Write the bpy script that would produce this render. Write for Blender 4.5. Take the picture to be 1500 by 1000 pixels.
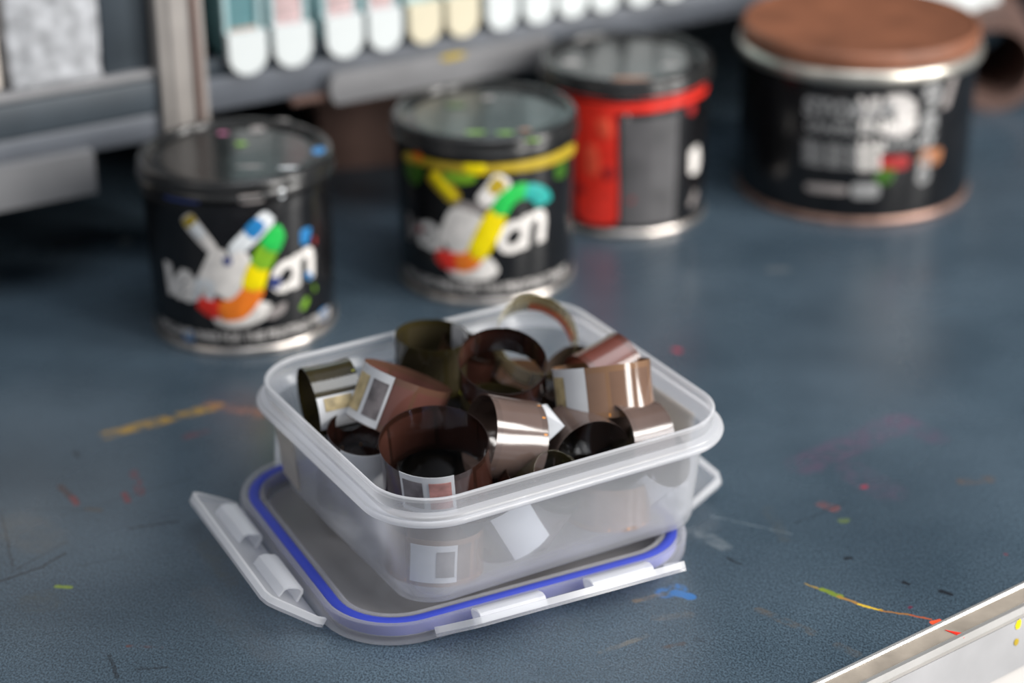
import bpy, bmesh, math, random
import numpy as np
from mathutils import Vector, Matrix
PI = math.pi
random.seed(7)
S = bpy.context.scene
for o in list(bpy.data.objects): bpy.data.objects.remove(o)
COL = S.collection
# ------------------------------------------------------------------ camera, world, light
TH = math.radians(25.136); RO = -0.00873; F = 3.1142; CH = 0.5
cam_d = bpy.data.cameras.new('camera'); cam = bpy.data.objects.new('camera', cam_d); COL.objects.link(cam)
cam_d.sensor_width = 36; cam_d.lens = F*24.0; cam_d.clip_start = 0.02; cam_d.clip_end = 50
cam.matrix_world = Matrix.Translation((0, 0, CH)) @ Matrix.Rotation(PI/2-TH, 4, 'X') @ Matrix.Rotation(RO, 4, 'Z')
cam_d.dof.use_dof = True; cam_d.dof.focus_distance = 0.89; cam_d.dof.aperture_fstop = 3.9
S.camera = cam
S.view_settings.view_transform = 'Standard'; S.view_settings.look = 'None'
S.view_settings.exposure = 0.25; S.view_settings.gamma = 1.0; S.view_settings.use_curve_mapping = False
S.cycles.transparent_max_bounces = 32
w = bpy.data.worlds.new('room_light'); S.world = w; w.use_nodes = True
w.node_tree.nodes['Background'].inputs[0].default_value = (0.80, 0.88, 1.0, 1); w.node_tree.nodes['Background'].inputs[1].default_value = 0.22
def area(name, loc, target, sx, sy, power, col):
    l = bpy.data.lights.new(name, 'AREA'); l.shape = 'RECTANGLE'; l.size = sx; l.size_y = sy; l.energy = power; l.color = col
    o = bpy.data.objects.new(name, l); COL.objects.link(o); o.location = loc
    o.rotation_euler = (Vector(target)-Vector(loc)).to_track_quat('-Z', 'Y').to_euler(); return o
area('window_or_fill_light', (1.25, 0.78, 0.66), (0, 0.95, 0.15), 0.34, 1.1, 17, (1.0, 0.97, 0.93))
area('window_or_fill_light', (1.02, 0.22, 0.66), (0, 0.95, 0.15), 0.30, 1.1, 14, (1.0, 0.97, 0.93))
area('ceiling_light', (0.3, 0.7, 2.0), (0.1, 1.0, 0), 1.2, 1.2, 17, (0.93, 0.96, 1.0))
area('window_or_fill_light', (-1.5, -0.2, 1.2), (0, 1.0, 0), 0.8, 1.2, 3, (1.0, 0.92, 0.85))  # added weak fill from the left, not one of the right-hand windows
# ------------------------------------------------------------------ helpers
def ray(px, py):
    a = (px-750)/1000; b = (py-500)/1000; c, s = math.cos(RO), math.sin(RO)
    x = c*a+s*b; y = -s*a+c*b
    return Vector((x, F*math.cos(TH)-y*math.sin(TH), -F*math.sin(TH)-y*math.cos(TH)))
def at(px, py, z=0.0):
    d = ray(px, py); t = (z-CH)/d.z
    return Vector((d.x*t, d.y*t, z))
def link(name, me, mat=None, parent=None):
    o = bpy.data.objects.new(name, me); COL.objects.link(o)
    if mat is not None:
        for m in (mat if isinstance(mat, (list, tuple)) else [mat]): me.materials.append(m)
    if parent: o.parent = parent
    return o
def mesh(name, verts, faces, mat=None, parent=None, smooth=True, mi=None, uv=None):
    me = bpy.data.meshes.new(name); me.from_pydata([tuple(v) for v in verts], [], faces); me.update()
    if smooth: me.polygons.foreach_set('use_smooth', [True]*len(me.polygons))
    o = link(name, me, mat, parent)
    if mi: me.polygons.foreach_set('material_index', mi)
    if uv:
        l = me.uv_layers.new(name='UVMap')
        for lp in me.loops: l.data[lp.index].uv = uv[lp.vertex_index]
    return o
def fix(o):
    bm = bmesh.new(); bm.from_mesh(o.data); bmesh.ops.recalc_face_normals(bm, faces=bm.faces); bm.to_mesh(o.data); bm.free(); return o
def sharp(o, ang=35):
    try: o.data.set_sharp_from_angle(angle=math.radians(ang))
    except Exception: pass
    return o
def empty(name, loc=(0, 0, 0), rz=0.0, label=None, cat=None, group=None):
    o = bpy.data.objects.new(name, None); COL.objects.link(o); o.location = loc; o.rotation_euler = (0, 0, rz); o.empty_display_size = .02
    return tag(o, label, cat, group)
def tag(o, label=None, cat=None, group=None, kind=None):
    if label: o['label'] = label
    if cat: o['category'] = cat
    if group: o['group'] = group
    if kind: o['kind'] = kind
    return o
def box(name, x0, x1, y0, y1, z0, z1, mat, parent=None, bev=0.001, seg=2):
    bm = bmesh.new(); bmesh.ops.create_cube(bm, size=1)
    for v in bm.verts: v.co = Vector(((x0+x1)/2+v.co.x*(x1-x0), (y0+y1)/2+v.co.y*(y1-y0), (z0+z1)/2+v.co.z*(z1-z0)))
    if bev: bmesh.ops.bevel(bm, geom=list(bm.edges), offset=bev, segments=seg, affect='EDGES', profile=.5)
    me = bpy.data.meshes.new(name); bm.to_mesh(me); bm.free()
    o = link(name, me, mat, parent); me.polygons.foreach_set('use_smooth', [True]*len(me.polygons)); return sharp(o)
def lathe(name, prof, mat, parent=None, n=96, mi=None, closed_top=True):
    V = []; Fc = []; MI = []
    k = len(prof)
    for r, z in prof:
        for i in range(n):
            a = 2*PI*i/n; V.append((r*math.cos(a), r*math.sin(a), z))
    for j in range(k-1):
        for i in range(n):
            Fc.append((j*n+i, j*n+(i+1) % n, (j+1)*n+(i+1) % n, (j+1)*n+i)); MI.append(mi[j] if mi else 0)
    if prof[0][0] > 1e-4: Fc.append(tuple(range(n))[::-1]); MI.append(mi[0] if mi else 0)
    if closed_top: Fc.append(tuple((k-1)*n+i for i in range(n))); MI.append(mi[-1] if mi else 0)
    o = mesh(name, V, Fc, mat, parent, mi=MI); return sharp(o, 40)
def rr(hx, hy, r, n=10):
    P = []
    for cx, cy, a0 in ((hx-r, hy-r, 0), (-hx+r, hy-r, PI/2), (-hx+r, -hy+r, PI), (hx-r, -hy+r, 3*PI/2)):
        for i in range(n+1):
            a = a0+PI/2*i/n; P.append((cx+r*math.cos(a), cy+r*math.sin(a)))
    return P
def sweep_rr(name, hx, hy, r, prof, mat, parent=None, caps=(True, False), loop=False, mi=None, n=10):
    V = []; Fc = []; MI = []; m = 4*(n+1)
    for d, z in prof:
        V += [(x, y, z) for x, y in rr(hx+d, hy+d, max(r+d, .002), n)]
    k = len(prof)
    for j in range(k if loop else k-1):
        j2 = (j+1) % k
        for i in range(m):
            Fc.append((j*m+i, j*m+(i+1) % m, j2*m+(i+1) % m, j2*m+i)); MI.append(mi[j] if mi else 0)
    if caps[0]: Fc.append(tuple(range(m))[::-1]); MI.append(mi[0] if mi else 0)
    if caps[1]: Fc.append(tuple((k-1)*m+i for i in range(m))); MI.append(mi[-1] if mi else 0)
    o = mesh(name, V, Fc, mat, parent, mi=MI); return sharp(o, 50)
# ------------------------------------------------------------------ materials
def newmat(name):
    m = bpy.data.materials.new(name); m.use_nodes = True; nt = m.node_tree; nt.nodes.clear()
    out = nt.nodes.new('ShaderNodeOutputMaterial'); return m, nt, out
def N(nt, t, **kw):
    n = nt.nodes.new(t)
    for k, v in kw.items():
        if k in n.inputs: n.inputs[k].default_value = v
        else: setattr(n, k, v)
    return n
def pbr(name, col, rough=.5, metal=0., var=0., scale=40., bump=0., bscale=200., spec=.5, coat=0.):
    m, nt, out = newmat(name); b = N(nt, 'ShaderNodeBsdfPrincipled'); nt.links.new(b.outputs[0], out.inputs[0])
    b.inputs['Base Color'].default_value = (*col, 1); b.inputs['Roughness'].default_value = rough; b.inputs['Metallic'].default_value = metal
    b.inputs['Specular IOR Level'].default_value = spec; b.inputs['Coat Weight'].default_value = coat; b.inputs['Coat Roughness'].default_value = .08
    tc = N(nt, 'ShaderNodeTexCoord')
    if var:
        nz = N(nt, 'ShaderNodeTexNoise', Scale=scale, Detail=5.); nt.links.new(tc.outputs['Object'], nz.inputs['Vector'])
        rp = N(nt, 'ShaderNodeValToRGB'); rp.color_ramp.elements[0].position = .3; rp.color_ramp.elements[1].position = .7
        rp.color_ramp.elements[0].color = (*[c*(1-var) for c in col], 1); rp.color_ramp.elements[1].color = (*[min(1, c*(1+var)) for c in col], 1)
        nt.links.new(nz.outputs[0], rp.inputs[0]); nt.links.new(rp.outputs[0], b.inputs['Base Color'])
    if bump:
        nz = N(nt, 'ShaderNodeTexNoise', Scale=bscale, Detail=3.); nt.links.new(tc.outputs['Object'], nz.inputs['Vector'])
        bp = N(nt, 'ShaderNodeBump', Strength=bump, Distance=.001); nt.links.new(nz.outputs[0], bp.inputs['Height']); nt.links.new(bp.outputs[0], b.inputs['Normal'])
    return m
def plastic(name, clear, col=(.86, .88, .92), rough=.22, tint=(.97, .98, 1.0)):
    """frosted polypropylene: part of the light passes straight, part is scattered, the surface shines"""
    m, nt, out = newmat(name)
    df = N(nt, 'ShaderNodeBsdfDiffuse', Color=(*col, 1)); tl = N(nt, 'ShaderNodeBsdfTranslucent', Color=(*col, 1)); tr = N(nt, 'ShaderNodeBsdfTransparent', Color=(*tint, 1))
    gl = N(nt, 'ShaderNodeBsdfGlossy', Roughness=rough)
    m1 = N(nt, 'ShaderNodeMixShader'); m1.inputs[0].default_value = .5; nt.links.new(df.outputs[0], m1.inputs[1]); nt.links.new(tl.outputs[0], m1.inputs[2])
    m2 = N(nt, 'ShaderNodeMixShader'); nt.links.new(m1.outputs[0], m2.inputs[1]); nt.links.new(tr.outputs[0], m2.inputs[2])
    lw = N(nt, 'ShaderNodeLayerWeight', Blend=.22); mp = N(nt, 'ShaderNodeMapRange'); nt.links.new(lw.outputs['Facing'], mp.inputs[0])
    mp.inputs[1].default_value = 0; mp.inputs[2].default_value = 1; mp.inputs[3].default_value = clear; mp.inputs[4].default_value = clear*.5; nt.links.new(mp.outputs[0], m2.inputs[0])
    m3 = N(nt, 'ShaderNodeMixShader'); pw = N(nt, 'ShaderNodeMath', operation='POWER'); fw = N(nt, 'ShaderNodeLayerWeight', Blend=.5); nt.links.new(fw.outputs['Facing'], pw.inputs[0]); pw.inputs[1].default_value = 4.
    fr = N(nt, 'ShaderNodeMath', operation='MULTIPLY_ADD'); nt.links.new(pw.outputs[0], fr.inputs[0]); fr.inputs[1].default_value = .6; fr.inputs[2].default_value = .035; nt.links.new(fr.outputs[0], m3.inputs[0])
    nt.links.new(m2.outputs[0], m3.inputs[1]); nt.links.new(gl.outputs[0], m3.inputs[2]); nt.links.new(m3.outputs[0], out.inputs[0])
    return m
def film(name, c1, c2, edge, clear=.25, tint=(.5, .25, .12), rough=.13, spec=.6, marks=(.9, .35, .05)):
    """developed film: frames along U, rebate edges along V, glossy, lets some tinted light through"""
    m, nt, out = newmat(name); L = nt.links.new
    b = N(nt, 'ShaderNodeBsdfPrincipled', Roughness=rough); b.inputs['Specular IOR Level'].default_value = spec
    b.inputs['Coat Weight'].default_value = .6; b.inputs['Coat Roughness'].default_value = .06
    uv = N(nt, 'ShaderNodeUVMap'); sp = N(nt, 'ShaderNodeSeparateXYZ'); L(uv.outputs[0], sp.inputs[0])
    def M(op, a, bb=None, c=None):
        n = N(nt, 'ShaderNodeMath', operation=op)
        for i, x in enumerate((a, bb, c)):
            if x is None: continue
            if isinstance(x, (int, float)): n.inputs[i].default_value = x
            else: L(x, n.inputs[i])
        return n.outputs[0]
    fr = M('FRACT', sp.outputs[0]); fl = M('FLOOR', sp.outputs[0])
    wn = N(nt, 'ShaderNodeTexWhiteNoise', noise_dimensions='1D'); L(fl, wn.inputs['W'])
    nz = N(nt, 'ShaderNodeTexNoise', Scale=2.2, Detail=2.); L(uv.outputs[0], nz.inputs['Vector'])
    mix = N(nt, 'ShaderNodeMix', data_type='RGBA'); L(M('ADD', M('MULTIPLY', wn.outputs[0], .7), M('MULTIPLY', nz.outputs[0], .35)), mix.inputs[0])
    mix.inputs[6].default_value = (*c1, 1); mix.inputs[7].default_value = (*c2, 1)
    inx = M('MULTIPLY', M('GREATER_THAN', fr, .04), M('LESS_THAN', fr, .96)); iny = M('MULTIPLY', M('GREATER_THAN', sp.outputs[1], .12), M('LESS_THAN', sp.outputs[1], .88))
    me = N(nt, 'ShaderNodeMix', data_type='RGBA'); L(M('MULTIPLY', inx, iny), me.inputs[0]); me.inputs[6].default_value = (*edge, 1); L(mix.outputs[2], me.inputs[7])
    # small edge marks printed in the rebate
    f2 = M('FRACT', M('MULTIPLY', sp.outputs[0], 2.7)); mk = M('MULTIPLY', M('MULTIPLY', M('GREATER_THAN', f2, .1), M('LESS_THAN', f2, .17)), M('MULTIPLY', M('GREATER_THAN', sp.outputs[1], .03), M('LESS_THAN', sp.outputs[1], .09)))
    mm = N(nt, 'ShaderNodeMix', data_type='RGBA'); L(M('MULTIPLY', mk, M('GREATER_THAN', wn.outputs[0], .62)), mm.inputs[0]); L(me.outputs[2], mm.inputs[6]); mm.inputs[7].default_value = (*marks, 1)
    L(mm.outputs[2], b.inputs['Base Color'])
    tr = N(nt, 'ShaderNodeBsdfTransparent', Color=(*tint, 1)); ms = N(nt, 'ShaderNodeMixShader'); ms.inputs[0].default_value = clear
    L(b.outputs[0], ms.inputs[1]); L(tr.outputs[0], ms.inputs[2]); L(ms.outputs[0], out.inputs[0]); return m

def worktop_mat():
    m, nt, out = newmat('blue_linoleum'); L = nt.links.new
    b = N(nt, 'ShaderNodeBsdfPrincipled'); L(b.outputs[0], out.inputs[0])
    geo = N(nt, 'ShaderNodeNewGeometry'); P = geo.outputs['Position']
    def M(op, a, bb=None):
        n = N(nt, 'ShaderNodeMath', operation=op)
        for i, x in enumerate((a, bb)):
            if x is None: continue
            if isinstance(x, (int, float)): n.inputs[i].default_value = x
            else: L(x, n.inputs[i])
        return n.outputs[0]
    nz = N(nt, 'ShaderNodeTexNoise', Scale=9., Detail=6.); L(P, nz.inputs['Vector'])
    rp = N(nt, 'ShaderNodeValToRGB'); e = rp.color_ramp.elements; e[0].position = .32; e[1].position = .68
    e[0].color = (.034, .053, .070, 1); e[1].color = (.062, .090, .114, 1); L(nz.outputs[0], rp.inputs[0])
    col = rp.outputs[0]
    def blend(mask, c, src):
        x = N(nt, 'ShaderNodeMix', data_type='RGBA'); L(mask, x.inputs[0]); L(src, x.inputs[6]); x.inputs[7].default_value = (*c, 1); return x.outputs[2]
    # woven grain, rotated a little
    mpn = N(nt, 'ShaderNodeMapping'); mpn.inputs['Rotation'].default_value = (0, 0, math.radians(24)); mpn.inputs['Scale'].default_value = (1150, 760, 1); L(P, mpn.inputs[0])
    vo = N(nt, 'ShaderNodeTexNoise', Scale=1., Detail=2.); L(mpn.outputs[0], vo.inputs['Vector'])
    gr = N(nt, 'ShaderNodeValToRGB'); gr.color_ramp.elements[0].position = .36; gr.color_ramp.elements[1].position = .66
    gr.color_ramp.elements[0].color = (.58, .58, .60, 1); gr.color_ramp.elements[1].color = (1.45, 1.47, 1.5, 1); L(vo.outputs[0], gr.inputs[0])
    mu = N(nt, 'ShaderNodeMix', data_type='RGBA', blend_type='MULTIPLY'); mu.inputs[0].default_value = 1; L(col, mu.inputs[6]); L(gr.outputs[0], mu.inputs[7]); col = mu.outputs[2]
    # distorted coordinates for the marks
    dn = N(nt, 'ShaderNodeTexNoise', Scale=260., Detail=3.); L(P, dn.inputs['Vector'])
    sb = N(nt, 'ShaderNodeVectorMath', operation='SUBTRACT'); L(dn.outputs['Color'], sb.inputs[0]); sb.inputs[1].default_value = (.5, .5, .5)
    sc = N(nt, 'ShaderNodeVectorMath', operation='SCALE'); L(sb.outputs[0], sc.inputs[0]); sc.inputs['Scale'].default_value = .0022
    ad = N(nt, 'ShaderNodeVectorMath', operation='ADD'); L(P, ad.inputs[0]); L(sc.outputs[0], ad.inputs[1]); PD = ad.outputs[0]
    n2 = N(nt, 'ShaderNodeTexNoise', Scale=150., Detail=4.); L(P, n2.inputs['Vector'])
    def seg(p, q, wid, c, op=1., patch=0.):
        a, bb = at(*p), at(*q); d = bb-a; ln = max(d.length, 1e-5); d = d/ln
        s = N(nt, 'ShaderNodeVectorMath', operation='SUBTRACT'); L(PD, s.inputs[0]); s.inputs[1].default_value = a
        dt = N(nt, 'ShaderNodeVectorMath', operation='DOT_PRODUCT'); L(s.outputs[0], dt.inputs[0]); dt.inputs[1].default_value = d
        cl = M('MINIMUM', M('MAXIMUM', dt.outputs['Value'], 0.), ln)
        sv = N(nt, 'ShaderNodeVectorMath', operation='SCALE'); sv.inputs[0].default_value = d; L(cl, sv.inputs['Scale'])
        ds = N(nt, 'ShaderNodeVectorMath', operation='DISTANCE'); L(s.outputs[0], ds.inputs[0]); L(sv.outputs[0], ds.inputs[1])
        mr = N(nt, 'ShaderNodeMapRange', interpolation_type='SMOOTHSTEP'); L(ds.outputs['Value'], mr.inputs[0]); mr.inputs[1].default_value = wid*.55; mr.inputs[2].default_value = wid; mr.inputs[3].default_value = op; mr.inputs[4].default_value = 0
        r = mr.outputs[0]
        if patch:
            pr_ = N(nt, 'ShaderNodeMapRange', interpolation_type='SMOOTHSTEP'); L(n2.outputs[0], pr_.inputs[0]); pr_.inputs[1].default_value = .5-patch; pr_.inputs[2].default_value = .5+patch
            r = M('MULTIPLY', r, pr_.outputs[0])
        return r, c
    OC = (.33, .20, .035); RD = (.15, .035, .040); BK = (.012, .014, .018); GN = (.16, .22, .02); PU = (.13, .06, .11)
    marks = [seg((155, 637), (240, 615), .0056, OC, .95, .16), seg((240, 615), (318, 594), .0052, OC, .9, .16), seg((310, 592), (385, 606), .006, (.28, .12, .08), .55, .2),
        seg((195, 690), (206, 722), .0028, RD, .8, .15), seg((182, 722), (187, 734), .002, RD, .8), seg((88, 712), (112, 735), .0022, (.05, .03, .03), .8), seg((106, 728), (112, 738), .002, RD, .7),
        seg((270, 640), (300, 632), .003, RD, .5, .2), seg((0, 851), (62, 830), .0009, BK, .8), seg((62, 830), (95, 810), .0009, BK, .75), seg((15, 838), (100, 792), .0006, BK, .5), seg((2, 750), (19, 830), .0007, BK, .6),
        seg((187, 774), (262, 763), .0009, BK, .7), seg((84, 859), (103, 860), .0018, GN, .8), seg((188, 946), (236, 948), .0013, (.09, .035, .03), .8, .2), seg((160, 960), (172, 992), .0012, BK, .6),
        seg((200, 980), (245, 977), .001, BK, .5), seg((128, 745), (146, 747), .0022, (.07, .06, .05), .7), seg((110, 662), (114, 668), .0018, BK, .6), seg((0, 745), (140, 745), .0006, BK, .4),
        seg((120, 828), (180, 815), .0006, BK, .4), seg((310, 800), (345, 845), .009, (.06, .065, .055), .45, .25), seg((90, 755), (280, 700), .0006, BK, .35), seg((300, 870), (390, 960), .008, (.06, .07, .08), .4, .3),
        seg((1239, 818), (1246, 817), .0016, BK, .95), seg((1324, 853), (1330, 855), .0015, BK, .95), seg((1379, 866), (1392, 870), .0018, BK, .95), seg((1332, 890), (1335, 889), .0011, (.1, .02, .04), .95),
        seg((1472, 812), (1474, 812), .001, (.15, .02, .03), .9), seg((1067, 817), (1073, 821), .0010, BK, .9), seg((1073, 821), (1087, 828), .0005, BK, .9),
        seg((1180, 855), (1207, 864), .0006, (.3, .2, .04), .9), seg((1205, 863), (1232, 874), .0020, GN, .85), seg((1228, 873), (1262, 886), .0011, (.32, .17, .04), .9), seg((1258, 885), (1292, 894), .0009, (.6, .4, .03), .95),
        seg((1290, 894), (1335, 901), .0008, (.3, .13, .03), .9), seg((1335, 901), (1364, 907), .0009, (.35, .08, .03), .9), seg((1366, 912), (1377, 909), .0016, (.75, .09, .03), .95),
        seg((1112, 893), (1190, 926), .0030, (.10, .085, .07), .6, .2), seg((1228, 945), (1255, 958), .003, (.09, .08, .07), .5, .25), seg((975, 868), (992, 862), .0055, (.03, .13, .34), .95, .1), seg((990, 868), (1012, 874), .0032, (.03, .13, .34), .95),
        seg((930, 880), (972, 870), .0018, (.2, .14, .08), .6, .2), seg((1205, 738), (1222, 745), .004, (.22, .06, .05), .7, .2), seg((1264, 713), (1268, 712), .0016, (.3, .03, .05), .8), seg((990, 512), (994, 513), .0024, (.42, .02, .05), .9),
        seg((1180, 680), (1320, 618), .012, PU, .38, .2), seg((1320, 618), (1370, 640), .009, PU, .35, .2), seg((1250, 690), (1300, 720), .012, PU, .2, .2), seg((1410, 705), (1450, 702), .004, (.12, .07, .04), .6, .2), seg((1235, 762), (1238, 762), .003, GN, .5, .2),
        seg((1165, 766), (1240, 735), .0006, BK, .5), seg((1040, 755), (1160, 782), .0005, (.2, .25, .28), .5), seg((1125, 745), (1150, 790), .004, (.06, .07, .075), .4, .2), seg((975, 948), (1000, 942), .0018, (.06, .04, .03), .7, .2), seg((1020, 935), (1030, 938), .0015, BK, .5, .2),
        seg((180, 352), (186, 354), .004, (.3, .33, .33), .8), seg((1030, 783), (1060, 800), .005, (.2, .23, .25), .5, .25), seg((960, 905), (1010, 900), .003, (.13, .11, .09), .4, .25), seg((880, 955), (950, 930), .0018, (.16, .14, .11), .5, .2),
        seg((60, 880), (60, 880), .012, (.05, .06, .06), .5, .25), seg((30, 770), (60, 790), .016, (.09, .09, .085), .4, .3), seg((1130, 395), (1150, 395), .004, (.16, .17, .17), .4)]
    for mk, c in marks: col = blend(mk, c, col)
    L(col, b.inputs['Base Color'])
    rn = N(nt, 'ShaderNodeTexNoise', Scale=14., Detail=4.); L(P, rn.inputs['Vector'])
    rm = N(nt, 'ShaderNodeMapRange'); L(rn.outputs[0], rm.inputs[0]); rm.inputs[1].default_value = .3; rm.inputs[2].default_value = .7; rm.inputs[3].default_value = .23; rm.inputs[4].default_value = .34; L(rm.outputs[0], b.inputs['Roughness'])
    bp = N(nt, 'ShaderNodeBump', Strength=.25, Distance=.0002); L(vo.outputs[0], bp.inputs['Height']); L(bp.outputs[0], b.inputs['Normal'])
    b.inputs['Specular IOR Level'].default_value = .55
    return m
BLACK = pbr('black_enamel', (.008, .008, .009), .20, var=.4, scale=60, bump=.05)
LIDB = pbr('black_tin_lid', (.014, .014, .014), .20, var=.5, scale=45, bump=.25, bscale=90)
TIN = pbr('bare_tin', (.62, .57, .53), .28, metal=.9, var=.25, scale=80, bump=.1)
COPPER = pbr('brown_ink_crust', (.20, .075, .038), .55, var=.25, scale=30, bump=.3, bscale=120)
RIMM = pbr('worn_tin_rim', (.55, .52, .46), .30, metal=.8, var=.25, scale=60)
RUST = pbr('rusty_tin_rim', (.32, .2, .16), .4, metal=.6, var=.35, scale=90)
ALU = pbr('brushed_aluminium', (.72, .70, .67), .32, metal=.85, var=.08, scale=30, bump=.05)
ALUD = pbr('grimy_aluminium', (.33, .285, .235), .45, metal=.2, var=.2, scale=60, bump=.1)
ALUF = pbr('painted_edge', (.40, .40, .41), .5, var=.12, scale=25, bump=.15, bscale=60)
GREYP = pbr('blue_grey_steel', (.115, .127, .148), .45, var=.15, scale=20, bump=.05)
GREYL = pbr('light_grey_steel', (.215, .215, .222), .45, var=.12, scale=25)
GREYD = pbr('dark_grey_steel', (.042, .055, .068), .5, var=.2, scale=20)
POST = pbr('grey_post', (.34, .315, .295), .45, var=.15, scale=25)
DARK = pbr('dark_paint', (.01, .011, .013), .6)  # near-black colour stands in for the shade under the rack
WALLM = pbr('dim_wall', (.02, .024, .03), .8, var=.2, scale=4)
FLOORM = pbr('pale_floor', (.6, .58, .56), .7, var=.1, scale=6)
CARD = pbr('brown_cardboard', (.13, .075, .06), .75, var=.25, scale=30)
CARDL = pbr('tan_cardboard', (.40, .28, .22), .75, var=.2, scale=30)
WTAB = pbr('white_card', (.66, .70, .70), .5, var=.03, scale=40)
CTAB = pbr('cream_card', (.68, .62, .46), .5, var=.05, scale=40)
TEAL = pbr('teal_plastic', (.10, .22, .24), .3, var=.2, scale=30)
GLASSY = pbr('pale_teal_plastic', (.42, .58, .60), .25, var=.2, scale=30)
PINKP = pbr('pinkish_paper', (.55, .40, .40), .6, var=.2, scale=120)
PLASTER = pbr('white_fibre', (.42, .43, .45), .85, var=.35, scale=110, bump=.9, bscale=110)
CREAMB = pbr('cream_plastic', (.66, .60, .54), .5, var=.1, scale=20)
WHT = pbr('white_print', (.82, .78, .74), .5, var=.15, scale=150)
TAGC = pbr('faded_print', (.55, .52, .50), .5, var=.35, scale=200)
GRYT = pbr('grey_print', (.26, .26, .26), .5, var=.2, scale=150)
PAINT = {n: pbr(n+'_ink', c, .35, var=.15, scale=150) for n, c in dict(red=(.85, .035, .02), orange=(.95, .22, .02), orangered=(.88, .10, .05), yellow=(.95, .72, .0), lime=(.20, .42, .02), green=(.02, .50, .08), teal=(.02, .36, .32), blue=(.02, .20, .48), pale=(.75, .78, .80), navy=(.03, .05, .2), pink=(.6, .2, .35), ochre=(.45, .32, .02), dirty=(.30, .27, .26), darkred=(.35, .02, .02), brown=(.35, .14, .06), darkgreen=(.04, .12, .01)).items()}
PP = plastic('frosted_clear_plastic', .80, col=(.93, .94, .97))
PPR = plastic('frosted_thick_rim', .55, col=(.95, .95, .97))
PPL = plastic('frosted_lid_plastic', .83, col=(.93, .92, .94))
PPP = plastic('frosted_lid_panel', .78, col=(.80, .74, .70), rough=.4)
PPH = plastic('frosted_hook', .58, col=(.96, .96, .97))
GASK = pbr('blue_silicone', (.028, .050, .40), .38)
TAPE = plastic('masking_tape', .08, col=(.80, .75, .68), rough=.6)
F_BROWN = film('brown_film', (.022, .008, .006), (.075, .030, .022), (.022, .009, .006), .05, (.5, .16, .08))
F_PINK = film('rosy_film', (.10, .038, .030), (.19, .085, .068), (.12, .06, .04), .05, (.6, .25, .15))
F_MAUVE = film('mauve_film', (.065, .043, .036), (.15, .105, .09), (.10, .07, .06), .05, (.6, .35, .25))
F_OLIVE = film('olive_film', (.028, .023, .012), (.055, .045, .024), (.040, .032, .012), .06, (.4, .36, .12), marks=(.8, .8, .1))
F_DARK = film('black_film', (.008, .007, .006), (.03, .022, .016), (.006, .006, .006), .05, (.3, .2, .1), marks=(.6, .7, .1))
F_CLEAR = film('clear_film', (.52, .45, .28), (.62, .56, .38), (.30, .25, .12), .36, (.96, .93, .80), marks=(.2, .16, .05))
F_RED = film('dark_red_film', (.11, .028, .018), (.16, .045, .030), (.09, .025, .015), .04, (.6, .2, .1), rough=.3, marks=(.9, .3, .05))
F_GOLD = film('gold_film', (.08, .042, .028), (.22, .13, .085), (.20, .11, .06), .06, (.8, .6, .4))
LABW = pbr('white_splicing_paper', (.58, .59, .61), .45, var=.06, scale=80)
LABG = pbr('grey_frame_print', (.13, .115, .12), .35, var=.5, scale=160)
LABP = pbr('pink_frame_print', (.45, .22, .20), .35, var=.4, scale=160)
LABY = pbr('yellowish_frame_print', (.45, .36, .20), .35, var=.4, scale=160)
ORNG = pbr('orange_tape', (.62, .12, .02), .4, var=.2, scale=200)

# ------------------------------------------------------------------ setting
e1, e2 = at(1190, 1000), at(1500, 852); ED = (e2-e1).normalized(); EN = Vector((ED.y, -ED.x, 0))   # edge direction and outward normal
top = empty('worktop', e1, math.atan2(ED.y, ED.x)); tag(top, kind='structure')
box('trim_1', -1.0, 2.6, 0, 2.4, -.030, 0, worktop_mat(), top, bev=.0)
top.children[0].name = 'table_surface'
edge = empty('metal_edge', e1, math.atan2(ED.y, ED.x)); edge['kind'] = 'structure'
def strip(name, prof, mat, parent):   # profile in (outward, z) run along x
    V = []; k = len(prof)
    for x in (-1.0, 2.6): V += [(x, -d, z) for d, z in prof]
    Fc = [(i, (i+1) % k, k+(i+1) % k, k+i) for i in range(k)]+[tuple(range(k))[::-1], tuple(range(k, 2*k))]
    o = mesh(name, V, Fc, mat, parent, smooth=False); return fix(o)
strip('edge_bead', [(.0002, -.004), (.0002, .0006), (.0010, .0012), (.0022, .0010), (.0028, .0002), (.0028, -.004)], ALU, edge)
strip('edge_flat', [(.0029, -.004), (.0029, .0000), (.0125, .0002), (.0125, -.004)], ALUD, edge)
strip('edge_ridge', [(.0126, -.004), (.0120, .0006), (.0130, .0014), (.0146, .0012), (.0156, -.0016), (.0150, -.004)], ALU, edge)
strip('edge_face', [(.0002, -.0045), (.0150, -.0045), (.0150, -.031), (.0002, -.031)], ALUF, edge)
strip('added_pale_face', [(.0002, -.0312), (.0125, -.0312), (.0125, -.20), (.0002, -.20)], FLOORM, edge)  # added pale face that catches light where the floor below stays too dark
def blob(name, c, ax, ay, mat, parent, n=20, h=.0002, seed=1):
    rd = random.Random(seed); V = [c+Vector((0, 0, 0))]; nrm = ax.cross(ay).normalized()
    V = [c+nrm*h]
    for i in range(n):
        a = 2*PI*i/n; k = 1+rd.uniform(-.14, .14); V.append(c+ax*math.cos(a)*k+ay*math.sin(a)*k)
    return mesh(name, V, [(0, i+1, (i+1) % n+1) for i in range(n)], mat, parent)
def onedge(px, py, d):   # the point where the pixel's ray meets the edge's vertical face
    r = ray(px, py); o = Vector((0, 0, CH)); q = e1+EN*d
    t = (q-o).dot(EN)/r.dot(EN); wpt = o+r*t; rel = wpt-e1; return Vector((rel.dot(ED), -rel.dot(EN), rel.z))
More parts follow.
